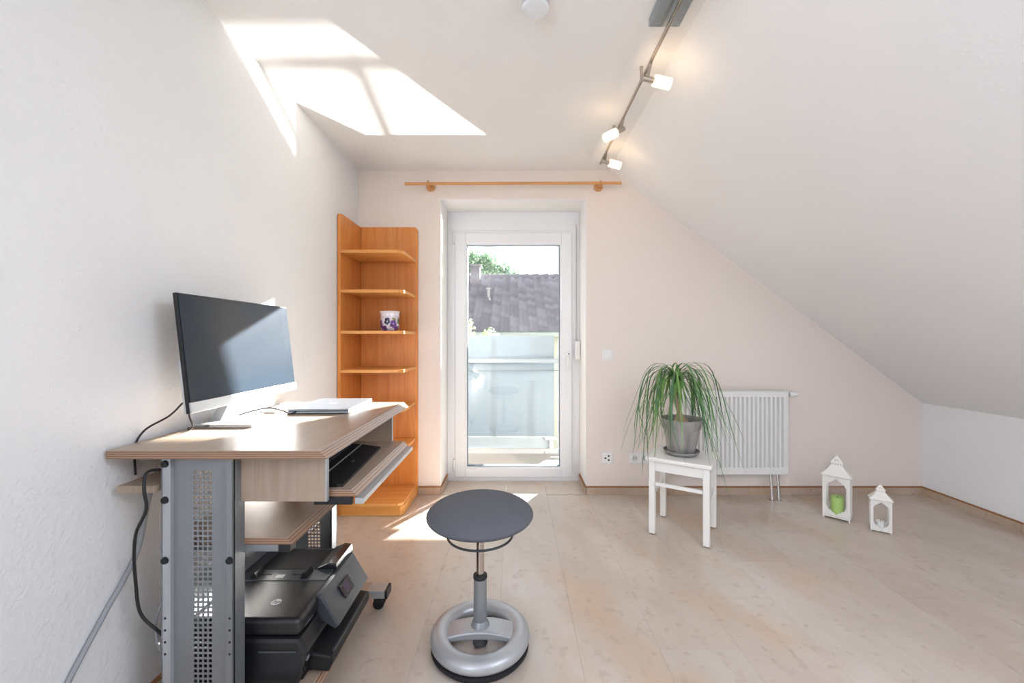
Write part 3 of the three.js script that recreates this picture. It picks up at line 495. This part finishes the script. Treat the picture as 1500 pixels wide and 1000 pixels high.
// ================================================================ ACTIVE STOOL
{
  const s = thing('active_stool', 'round dark grey sit-stand stool with silver ring foot', 'stool', [-0.127, 0, -1.538]);
  const silverP = P(0xb4b6b8, 0.36, { metalness: 0.35 });
  add('foot_pad', lathe([[0.122, 0], [0.172, 0], [0.182, 0.012], [0.18, 0.024], [0.122, 0.02], [0.122, 0]], 64), M.rubber, s);
  const ring = new THREE.TorusGeometry(0.151, 0.034, 20, 72).rotateX(Math.PI / 2).scale(1, 0.8, 1).translate(0, 0.046, 0);
  add('ring', ring, silverP, s);
  { // arched bridge across the ring
    const q = []; for (let i = 0; i <= 16; i++) { const t = i / 16 * 2 - 1; q.push([t * 0.15, 0.052 + 0.03 * (1 - t * t)]); } for (let i = 16; i >= 0; i--) { const t = i / 16 * 2 - 1; q.push([t * 0.15, 0.034 + 0.018 * (1 - t * t)]); }
    add('bridge', prism(q, -0.045, 0.045, [], 0.006), silverP, s);
  }
  add('hub', cyl([0, 0.012, 0], [0, 0.05, 0], 0.027, 0.03, 32), S(0x56585b, 0.5), s);
  add('outer_tube', merge([cyl([0, 0.06, 0], [0, 0.262, 0], 0.025, 0.0245, 36), lathe([[0.025, 0.07], [0.036, 0.075], [0.04, 0.07], [0.03, 0.092], [0.025, 0.1]], 36)]), S(0x8d9092, 0.4, { metalness: 0.3 }), s);
  add('tube_collar', lathe([[0, 0.272], [0.02, 0.272], [0.026, 0.268], [0.0265, 0.258], [0.0245, 0.255], [0, 0.255]], 36), M.black, s);
  add('gas_piston', cyl([0, 0.27, 0], [0, 0.452, 0], 0.0145, 0.0145, 28), S(0xc5b9b2, 0.16, { metalness: 1 }), s);
  const lift = add('release_ring', new THREE.TorusGeometry(0.121, 0.0042, 10, 72).rotateX(Math.PI / 2).translate(0, 0.418, 0), S(0x3b3d40, 0.4), s);
  for (const a of [0.7, 2.44, -1.57]) add('ring_spoke', cyl([0.03 * Math.cos(a), 0.447, -0.03 * Math.sin(a)], [0.121 * Math.cos(a), 0.418, -0.121 * Math.sin(a)], 0.0036, 0.0036, 8), M.nickel, lift);
  add('seat_plate', lathe([[0, 0.445], [0.05, 0.445], [0.12, 0.456], [0.14, 0.466], [0, 0.466]], 48), M.black, s);
  const prof = [[0, 0.458], [0.1, 0.459], [0.15, 0.466], [0.182, 0.477], [0.195, 0.487], [0.199, 0.496], [0.195, 0.506], [0.18, 0.519], [0.155, 0.531], [0.12, 0.54], [0.07, 0.546], [0.03, 0.548], [0, 0.5485]];
  const curve = new THREE.CatmullRomCurve3(prof.map(([x, y]) => V(x, y, 0))).getPoints(48).map((p) => [Math.max(0, p.x), p.y]);
  const seat = lathe(curve, 80); { const sp = seat.attributes.position, su = seat.attributes.uv; for (let i = 0; i < sp.count; i++) su.setXY(i, sp.getX(i), sp.getZ(i)); }
  add('seat', seat, S(0x63666c, 0.95, { bumpMap: weave, bumpScale: 0.0012 }), s, 'dark grey woven seat cushion');
}

// ================================================================ PLANT STAND AND PALM
{
  const F = [[0.8165, -2.425], [1.065, -2.266], [0.9656, -2.664], [1.2255, -2.504]];   // FL, FR, BL, BR
  const cx = F.reduce((a, p) => a + p[0], 0) / 4, cz = F.reduce((a, p) => a + p[1], 0) / 4, turn = -Math.atan2(F[1][1] - F[0][1], F[1][0] - F[0][0]);
  const s = thing('plant_stand', 'low white painted wooden stool carrying the potted palm', 'stool', [cx, 0, cz], turn);
  const hx = 0.1465, hz = 0.139, paint = P(0xf1efea, 0.4), lw = 0.0175;
  for (const x of [-hx, hx]) for (const z of [-hz, hz]) { const l = add('leg', bx(x - lw, x + lw, 0.006, 0.432, z - lw, z + lw, 0.004), paint, s); add('glide', bx(x - lw * 0.8, x + lw * 0.8, 0, 0.006, z - lw * 0.8, z + lw * 0.8), M.under, l); }
  add('seat', bx(-hx - 0.035, hx + 0.03, 0.432, 0.457, -hz - 0.03, hz + 0.03, 0.009), paint, s);
  for (const z of [-hz, hz]) add('apron', bx(-hx + lw, hx - lw, 0.375, 0.432, z - 0.009, z + 0.009, 0.002), paint, s);
  for (const x of [-hx, hx]) add('apron', bx(x - 0.009, x + 0.009, 0.385, 0.432, -hz + lw, hz - lw, 0.002), paint, s);
  add('stretcher', bx(-hx + lw, hx - lw, 0.288, 0.308, hz - 0.009, hz + 0.009, 0.003), paint, s);
  for (const x of [-hx, hx]) add('stretcher', bx(x - 0.008, x + 0.008, 0.23, 0.25, -hz + lw, hz - lw, 0.003), paint, s);

  const clayN = noiseField(128, 128, 6, 6, 4, 44), clay = tex(128, 128, (x, y, i) => mix3([140, 135, 132], [170, 165, 161], clamp((clayN[i] - 0.3) * 2.2)), true, 3, 1);
  const p = thing('potted_palm', 'ponytail palm with long drooping leaves in a grey clay pot', 'plant', [cx - 0.008, 0.4572, cz - 0.01]);
  const clayM = S(0xffffff, 0.85, { map: clay });
  add('saucer', lathe([[0, 0.001], [0.085, 0], [0.1, 0.018], [0.104, 0.026], [0.098, 0.026], [0.09, 0.009], [0, 0.008]], 48), clayM, p);
  add('pot', lathe([[0, 0.0085], [0.076, 0.0085], [0.104, 0.155], [0.108, 0.157], [0.119, 0.212], [0.117, 0.217], [0.11, 0.216], [0.1, 0.16], [0.098, 0.185], [0, 0.185]], 56), clayM, p);
  add('soil', lathe([[0, 0.192], [0.06, 0.19], [0.105, 0.186]], 32), S(0x3a2f27, 1), p);
  const tr = []; for (let i = 0; i <= 20; i++) { const t = i / 20; tr.push([lerp(0.058, 0.014, Math.min(1, t * 3.2) ** 0.7), 0.185 + 0.21 * t]); }
  const trunk = lathe([[0.0, 0.184], ...tr, [0, 0.4]], 24), tp = trunk.attributes.position;
  for (let i = 0; i < tp.count; i++) { const t = (tp.getY(i) - 0.185) / 0.21; tp.setX(i, tp.getX(i) - 0.02 + 0.0 + 0.02 * Math.cos(t * 2.4) - 0.02 * t); }
  trunk.computeVertexNormals();
  add('trunk', trunk, S(0xb79a7f, 0.85), p, 'pale swollen woody trunk');
  add('leaf_sheath', lathe([[0.0, 0.37], [0.014, 0.372], [0.021, 0.41], [0.022, 0.45], [0.012, 0.495], [0, 0.5]], 16).translate(-0.032, 0, 0), S(0x7fa04a, 0.6), p);
  const leafMs = [0x4d7a3c, 0x5d8a48, 0x3f6a3c, 0x74a04e, 0x58815c].map((c) => P(c, 0.5, { side: THREE.DoubleSide, transmission: 0.2, thickness: 0 }));
  const O = V(-0.032, 0.455, 0);
  for (let i = 0; i < 104; i++) {
    const az = i * 2.39996 + rr(-0.3, 0.3), inner = i < 34, L = inner ? rr(0.3, 0.52) : rr(0.46, 0.8), p0 = inner ? rr(1.0, 1.4) : rr(0.8, 1.35), bend = rr(0.26, 0.52), w = rr(0.0038, 0.0066), drift = rr(-2.4, 2.4), swing = rr(0.0, 0.45);
    const n = 16, pos = [], idx = []; let q = O.clone().add(V(0.012 * Math.cos(az), rr(-0.05, 0.03), 0.012 * Math.sin(az)));
    for (let k = 0; k <= n; k++) {
      const t = k / n, u = Math.min(1, t / bend), pitch = lerp(p0, -1.5 + swing, u * u * (3 - 2 * u)), a = az + drift * t + 0.5 * t * Math.sin(t * 4.5 + i), dir = V(Math.cos(a) * Math.cos(pitch), Math.sin(pitch), Math.sin(a) * Math.cos(pitch));
      if (k) q = q.clone().addScaledVector(dir, L / n);
      // leaves slide off the pot and the stool top instead of passing through them
      const r = Math.hypot(q.x, q.z), lim = q.y < 0.218 && q.y > -0.06 ? (q.y < 0.03 ? 0.125 : 0.086 + 0.19 * Math.max(0, q.y)) : 0;
      if (lim && r < lim) { q.x *= lim / r; q.z *= lim / r; }
      const side = V(-Math.sin(a), 0, Math.cos(a)), up = side.clone().cross(dir), ww = w * Math.min(1, 0.55 + t * 3) * (1 - 0.93 * t ** 2.2);
      const A = q.clone().addScaledVector(side, ww).addScaledVector(up, -ww * 0.35), B = q.clone().addScaledVector(side, -ww).addScaledVector(up, -ww * 0.35);
      for (const v of [A, q, B]) pos.push(v.x, v.y, v.z);
      if (k) { const b = k * 3; for (const [u, v] of [[0, 1], [1, 2]]) idx.push(b - 3 + u, b + u, b - 3 + v, b - 3 + v, b + u, b + v); }
    }
    const g = new THREE.BufferGeometry(); g.setAttribute('position', new THREE.Float32BufferAttribute(pos, 3)); g.setIndex(idx); g.computeVertexNormals();
    add('leaf', g, leafMs[inner ? (i % 2 ? 3 : 1) : i % 5], p);
  }
}

// ================================================================ RADIATOR, SWITCH, SOCKETS, CURTAIN ROD
{
  const r = thing('radiator', 'white ribbed panel radiator mounted on the peach wall', 'radiator');
  const x0 = 1.16, x1 = 1.968, y0 = 0.178, y1 = 0.778, zf = -2.935, zb = -2.995;
  const paint = P(0xefeeea, 0.35), q = [[x0 + 0.004, -zf - 0.0], [x0 + 0.024, -zf - 0.003]];
  const nr = 24, wv = (x1 - x0 - 0.05) / nr;
  for (let i = 0; i < nr; i++) { const a = x0 + 0.025 + i * wv; q.push([a + wv * 0.12, -zf + 0.014], [a + wv * 0.42, -zf + 0.014], [a + wv * 0.56, -zf - 0.006], [a + wv * 0.96, -zf - 0.006]); }
  q.push([x1 - 0.024, -zf - 0.003], [x1 - 0.004, -zf]);
  const front = [...q, ...q.slice().reverse().map(([x, z]) => [x, z + 0.004])];
  add('ribbed_panel', prism(front, 0, y1 - y0 - 0.085).rotateX(-Math.PI / 2).translate(0, y0 + 0.045, 0), paint, r);
  add('panel_border', merge([bx(x0, x1, y0, y0 + 0.05, zf - 0.012, zf + 0.003, 0.005), bx(x0, x1, y1 - 0.045, y1 - 0.004, zf - 0.012, zf + 0.003, 0.005)]), paint, r);
  add('side_cover', bx(x0, x0 + 0.012, y0, y1, zb, zf - 0.002, 0.003), paint, r); add('side_cover', bx(x1 - 0.012, x1, y0, y1, zb, zf - 0.002, 0.003), paint, r);
  add('top_grille', merge([bx(x0, x1, y1 - 0.004, y1, zf - 0.008, zf, 0.001), bx(x0, x1, y1 - 0.004, y1, zb, zb + 0.008, 0.001), ...Array.from({ length: 40 }, (_, i) => bx(x0 + 0.012 + i * 0.0198, x0 + 0.02 + i * 0.0198, y1 - 0.004, y1 - 0.001, zb, zf))]), paint, r);
  add('rear_panel', bx(x0 + 0.01, x1 - 0.01, y0 + 0.02, y1 - 0.02, zb, zb + 0.006), paint, r);
  add('wall_bracket', merge([bx(x0 + 0.12, x0 + 0.15, y0 + 0.05, y1 - 0.05, ZF, zb), bx(x1 - 0.15, x1 - 0.12, y0 + 0.05, y1 - 0.05, ZF, zb)]), paint, r);
  const valve = add('valve', cyl([x1, y1 - 0.028, -2.965], [x1 + 0.025, y1 - 0.028, -2.965], 0.012), M.chrome, r);
  add('thermostat_head', merge([cyl([x1 + 0.022, y1 - 0.028, -2.965], [x1 + 0.05, y1 - 0.028, -2.965], 0.019, 0.021, 24), cyl([x1 + 0.05, y1 - 0.028, -2.965], [x1 + 0.078, y1 - 0.028, -2.965], 0.017, 0.015, 24)]), M.whiteGloss, valve);
  for (const x of [1.843, 1.893]) { const pp = add('pipe', cyl([x, 0, -2.925], [x, y0 + 0.01, -2.945], 0.0095), M.chrome, r); add('floor_collar', cyl([x, 0, -2.925], [x, 0.006, -2.925], 0.017), M.nickel, pp); }
  const sw = thing('light_switch', 'white square rocker light switch beside the balcony door', 'switch', [0.688, 1.031, ZF]);
  add('frame', bx(-0.041, 0.041, -0.041, 0.041, 0, 0.009, 0.004), M.whiteGloss, sw); add('rocker', bx(-0.0285, 0.0285, -0.0285, 0.0285, 0.008, 0.0145, 0.003).rotateX(0.04), M.white, sw);
  const tv = thing('aerial_socket', 'white aerial socket with round ports low beside the balcony door', 'socket', [0.688, 0.272, ZF]);
  add('frame', bx(-0.041, 0.041, -0.041, 0.041, 0, 0.009, 0.004), M.whiteGloss, tv);
  for (const [x, y] of [[-0.014, 0], [0.01, 0.016], [0.01, -0.014]]) { const po = add('port', cyl([x, y, 0.008], [x, y, 0.0115], 0.0085, 0.008, 20), M.nickel, tv); add('port_hole', cyl([x, y, 0.0115], [x, y, 0.012], 0.0055, 0.0055, 16), M.black, po); }
  const so = thing('power_socket', 'white double power socket low on the wall near the plant stand', 'socket', [0.89, 0.272, ZF]);
  add('frame', bx(-0.041, 0.112, -0.041, 0.041, 0, 0.009, 0.004), M.whiteGloss, so);
  for (const x of [0, 0.071]) { const cup = add('socket_insert', merge([bx(x - 0.0275, x + 0.0275, -0.0275, 0.0275, 0.007, 0.0105, 0.002), new THREE.TorusGeometry(0.0205, 0.002, 8, 32).translate(x, 0, 0.0105)]), M.white, so); add('cup', cyl([x, 0, 0.0106], [x, 0, 0.011], 0.0185, 0.0185, 28), S(0xd2d0cc, 0.5), cup); for (const e of [-0.0095, 0.0095]) add('contact_hole', cyl([x + e, 0, 0.011], [x + e, 0, 0.0115], 0.003, 0.003, 10), M.black, cup); }
  const c = thing('curtain_rod', 'beech wood curtain rod on two round brackets above the balcony door', 'curtain rod');
  add('rod', cyl([-0.782, 2.262, -2.935], [0.768, 2.268, -2.935], 0.0105, 0.0105, 20), M.beech, c);
  for (const x of [-0.615, 0.622]) { const b = add('bracket', merge([cyl([x, 2.272, ZF], [x, 2.272, ZF + 0.02], 0.034, 0.03, 28), cyl([x, 2.272, ZF + 0.02], [x, 2.268, -2.945], 0.012, 0.01, 16)]), M.beech, c); add('bracket_cup', new THREE.TorusGeometry(0.0155, 0.006, 10, 24).rotateY(Math.PI / 2).translate(x, 2.265, -2.935), M.beech, b); }
}

// ================================================================ TRACK LIGHT, DETECTOR
{
  const t = thing('track_light', 'chrome track light with frosted glass spots on the ceiling edge', 'lamp');
  const x = 0.585, y = 2.338;
  add('track', merge([bx(x - 0.005, x - 0.001, y - 0.006, y + 0.006, -2.78, -0.9), bx(x + 0.002, x + 0.006, y - 0.006, y + 0.006, -2.78, -0.9)]), M.nickel, t);
  const tr = add('transformer_box', bx(x - 0.06, x + 0.06, 2.368, 2.3995, -1.6, -1.0, 0.004), S(0x9aa3a8, 0.25, { metalness: 0.75 }), t);
  add('box_cap', bx(x - 0.058, x + 0.058, 2.37, 2.398, -1.615, -1.6, 0.003), M.whiteGloss, tr);
  for (const z of [-1.3, -1.88, -2.4]) add('ceiling_stem', cyl([x, y, z], [x, 2.3995, z], 0.006, 0.008, 12), M.nickel, t);
  const glass = P(0xfff6e8, 0.5, { emissive: 0xffe2b8, emissiveIntensity: 1.5, transmission: 0.3, thickness: 0 });
  for (const [z, dx, dy, dz] of [[-1.80, 0.95, -0.18, -0.05], [-2.24, -0.75, -0.42, 0.1], [-2.64, 0.9, -0.2, -0.1], [-1.19, -0.4, -0.7, 0.2]]) {
    const d = V(dx, dy, dz).normalize(), o = V(x, y - 0.045, z), at = (s) => o.clone().addScaledVector(d, s).toArray();
    const sp = new THREE.Group(); sp.name = 'spot'; t.add(sp);
    add('hanger', merge([bar([x, y - 0.008, z + 0.05], o.toArray(), 0.012, 0.004), bar([x, y - 0.008, z - 0.05], o.toArray(), 0.012, 0.004)]), M.nickel, sp);
    add('holder', cyl(at(-0.02), at(0.04), 0.0125, 0.0125, 20), M.nickel, sp);
    const gl = lathe([[0.008, 0.03], [0.022, 0.03], [0.024, 0.034], [0.024, 0.104], [0.022, 0.107], [0.021, 0.102]], 28);
    gl.applyQuaternion(new THREE.Quaternion().setFromUnitVectors(V(0, 1, 0), d)); gl.translate(...o.toArray());
    add('glass_bulb_shade', gl, glass, sp, 'glowing frosted glass cylinder');
    const l = new THREE.PointLight(0xffdcb0, 0.014); l.name = 'spot_bulb'; l.position.set(...at(0.07)); l.castShadow = true; l.shadow.radius = 1; scene.add(l);
  }
  const s = thing('smoke_detector', 'round white smoke detector on the flat ceiling', 'smoke detector', [0.078, 2.4, -1.5]);
  add('base', lathe([[0, -0.0005], [0.054, -0.0005], [0.054, -0.012], [0, -0.012]], 40), M.white, s);
  for (let i = 0; i < 36; i++) { const a = i / 36 * Math.PI * 2; add('vent_rib', bx(-0.0015, 0.0015, -0.032, -0.012, 0.044, 0.05).rotateY(a), M.white, s); }
  add('chamber', cyl([0, -0.034, 0], [0, -0.011, 0], 0.042, 0.042, 36), S(0x77736e, 0.8), s);
  add('cover', lathe([[0, -0.046], [0.042, -0.046], [0.0495, -0.042], [0.051, -0.032], [0, -0.032]], 48), P(0xe6eaee, 0.35), s);
}

// ================================================================ LANTERNS
function lantern(label, at, turn, w, hb, candle) {
  const l = thing('lantern', label, 'lantern', [at[0], 0, at[1]], turn, null), met = S(0xf0ece4, 0.55), h = w / 2, dp = w * 0.33, t = w * 0.075, y0 = w * 0.09, y1 = y0 + hb;
  for (const x of [-1, 1]) for (const z of [-1, 1]) { add('post', bx(x * h, x * (h - t), y0, y1, z * dp, z * (dp - t), 0.001), met, l); add('foot', cyl([x * (h - t / 2), 0, z * (dp - t / 2)], [x * (h - t / 2), y0, z * (dp - t / 2)], t * 0.42, t * 0.6, 12), met, l); }
  add('base', bx(-h, h, y0 - 0.002, y0 + t * 0.7, -dp, dp, 0.001), met, l); add('head_plate', bx(-h, h, y1 - t * 0.5, y1, -dp, dp, 0.001), met, l);
  // fretwork door: rectangle with a scalloped opening
  const fret = (hw, za, rot) => {
    const a = hw - t * 1.0, b0 = y0 + t * 0.9, b1 = y1 - t * 0.7, iw = a - t * 0.9, ih0 = b0 + t * 0.9, ih1 = b1 - t * 0.9, cw = a * 0.8, chh = a * 0.66, q = [];
    const corner = (sx, y, sy) => [[sx * iw, y + sy * chh * 1.25], [sx * (iw - cw * 0.16), y + sy * chh * 1.0], [sx * (iw - cw * 0.22), y + sy * chh * 0.72], [sx * (iw - cw * 0.5), y + sy * chh * 0.6], [sx * (iw - cw * 0.62), y + sy * chh * 0.34], [sx * (iw - cw * 0.84), y + sy * chh * 0.24], [sx * (iw - cw * 0.94), y + sy * 0.0]];
    q.push(...corner(-1, ih0, 1), ...corner(1, ih0, 1).reverse(), ...corner(1, ih1, -1), ...corner(-1, ih1, -1).reverse());
    const holes = [q], dot = (x, y, r) => holes.push(Array.from({ length: 8 }, (_, i) => [x + r * Math.cos(i * 0.785), y + r * Math.sin(i * 0.785)]));
    for (const sx of [-1, 1]) for (const [yy, sy] of [[ih0, 1], [ih1, -1]]) for (const [u, v] of [[0.1, 0.2], [0.1, 0.55], [0.35, 0.12], [0.32, 0.4]]) dot(sx * (iw - cw * u), yy + sy * chh * v - 0.0, w * 0.011);
    const g = prism([[-a, b0], [a, b0], [a, b1], [-a, b1]], za - 0.003, za, holes); if (rot) g.rotateY(rot);
    return g;
  };
  const door = add('door', fret(h, dp - 0.001, 0), met, l, 'white fretwork door');
  add('latch', merge([cyl([h - t * 1.35, (y0 + y1) / 2 - 0.0, dp - 0.001], [h - t * 1.35, (y0 + y1) / 2, dp + 0.008], w * 0.02), bx(h - t * 1.6, h - t * 1.1, (y0 + y1) / 2 - w * 0.1, (y0 + y1) / 2 + w * 0.06, dp, dp + 0.003, 0.001)]), met, door);
  add('side_fret', fret(h, -dp + 0.004, 0), met, l); add('side_fret', fret(dp, h - 0.001, Math.PI / 2), met, l); add('side_fret', fret(dp, h - 0.001, -Math.PI / 2), met, l);
  for (const g of [bx(-h + t, h - t, y0 + t, y1 - t, dp - 0.007, dp - 0.0055), bx(-h + t, h - t, y0 + t, y1 - t, -dp + 0.0055, -dp + 0.007), bx(h - 0.0075, h - 0.006, y0 + t, y1 - t, -dp + t, dp - t), bx(-h + 0.006, -h + 0.0075, y0 + t, y1 - t, -dp + t, dp - t)]) add('glass_pane', g, M.pane, l);
  const sq = (pts) => toCreasedNormals(new THREE.LatheGeometry(pts.map((p) => new THREE.Vector2(...p)), 4).rotateY(Math.PI / 4), 0.5).scale(1, 1, dp / h), k = Math.SQRT2;
  add('roof', sq([[h * 1.12 * k, y1], [h * 1.12 * k, y1 + w * 0.03], [h * 0.98 * k, y1 + w * 0.1], [h * 0.72 * k, y1 + w * 0.24], [h * 0.5 * k, y1 + w * 0.4], [h * 0.4 * k, y1 + w * 0.46], [0, y1 + w * 0.46]]), met, l);
  add('cupola', sq([[h * 0.4 * k, y1 + w * 0.46], [h * 0.4 * k, y1 + w * 0.56], [h * 0.46 * k, y1 + w * 0.56], [h * 0.44 * k, y1 + w * 0.6], [h * 0.1 * k, y1 + w * 0.84], [0, y1 + w * 0.86]]), met, l);
  const dark = S(0x4a443c, 0.9);
  for (const x of [-0.24, -0.08, 0.08, 0.24]) add('vent_hole', cyl([x * h * 1.2, y1 + w * 0.51, dp * 0.4 - 0.004], [x * h * 1.2, y1 + w * 0.51, dp * 0.4 + 0.0008], w * 0.016, w * 0.016, 10), dark, l);
  for (const [x, y] of [[-0.1, 0.68], [0.1, 0.68], [0, 0.71]]) add('vent_hole', bx(x * h - w * 0.008, x * h + w * 0.008, y1 + w * (y - 0.022), y1 + w * (y + 0.022), dp * 0.24, dp * (0.452 - (y - 0.6) * 1.45 + 0.03)), dark, l);
  add('finial', merge([new THREE.SphereGeometry(w * 0.035, 14, 10).translate(0, y1 + w * 0.88, 0), new THREE.TorusGeometry(w * 0.05, w * 0.01, 8, 20).translate(0, y1 + w * 0.94, 0)]), met, l);
  candle(at, turn, y0 + t * 0.7 + 0.0004, w);
}
lantern('larger white metal lantern with a green candle inside', [2.083, -2.64], -0.79 + 0.0, 0.142, 0.262, (at, turn, y, w) => {
  const c = thing('green_candle', 'green pillar candle inside the larger lantern', 'candle', [at[0], y, at[1]]);
  add('wax', lathe([[0, 0], [0.034, 0], [0.035, 0.003], [0.035, 0.112], [0.032, 0.118], [0.026, 0.113], [0, 0.109]], 36), P(0xb4da76, 0.5), c); add('wick', cyl([0, 0.108, 0], [0.001, 0.12, 0], 0.0012, 0.001, 6), M.black, c);
});
lantern('smaller white metal lantern with a short white candle inside', [2.2, -2.46], -0.60, 0.098, 0.182, (at, turn, y, w) => {
  const c = thing('white_candle', 'short white candle inside the smaller lantern', 'candle', [at[0], y, at[1]]);
  add('wax', lathe([[0, 0], [0.02, 0], [0.021, 0.003], [0.021, 0.042], [0.019, 0.046], [0, 0.043]], 32), P(0xf0efe9, 0.5), c); add('wick', cyl([0, 0.042, 0], [0.001, 0.053, 0], 0.0012, 0.001, 6), M.black, c);
});

renderer.render(scene, camera);
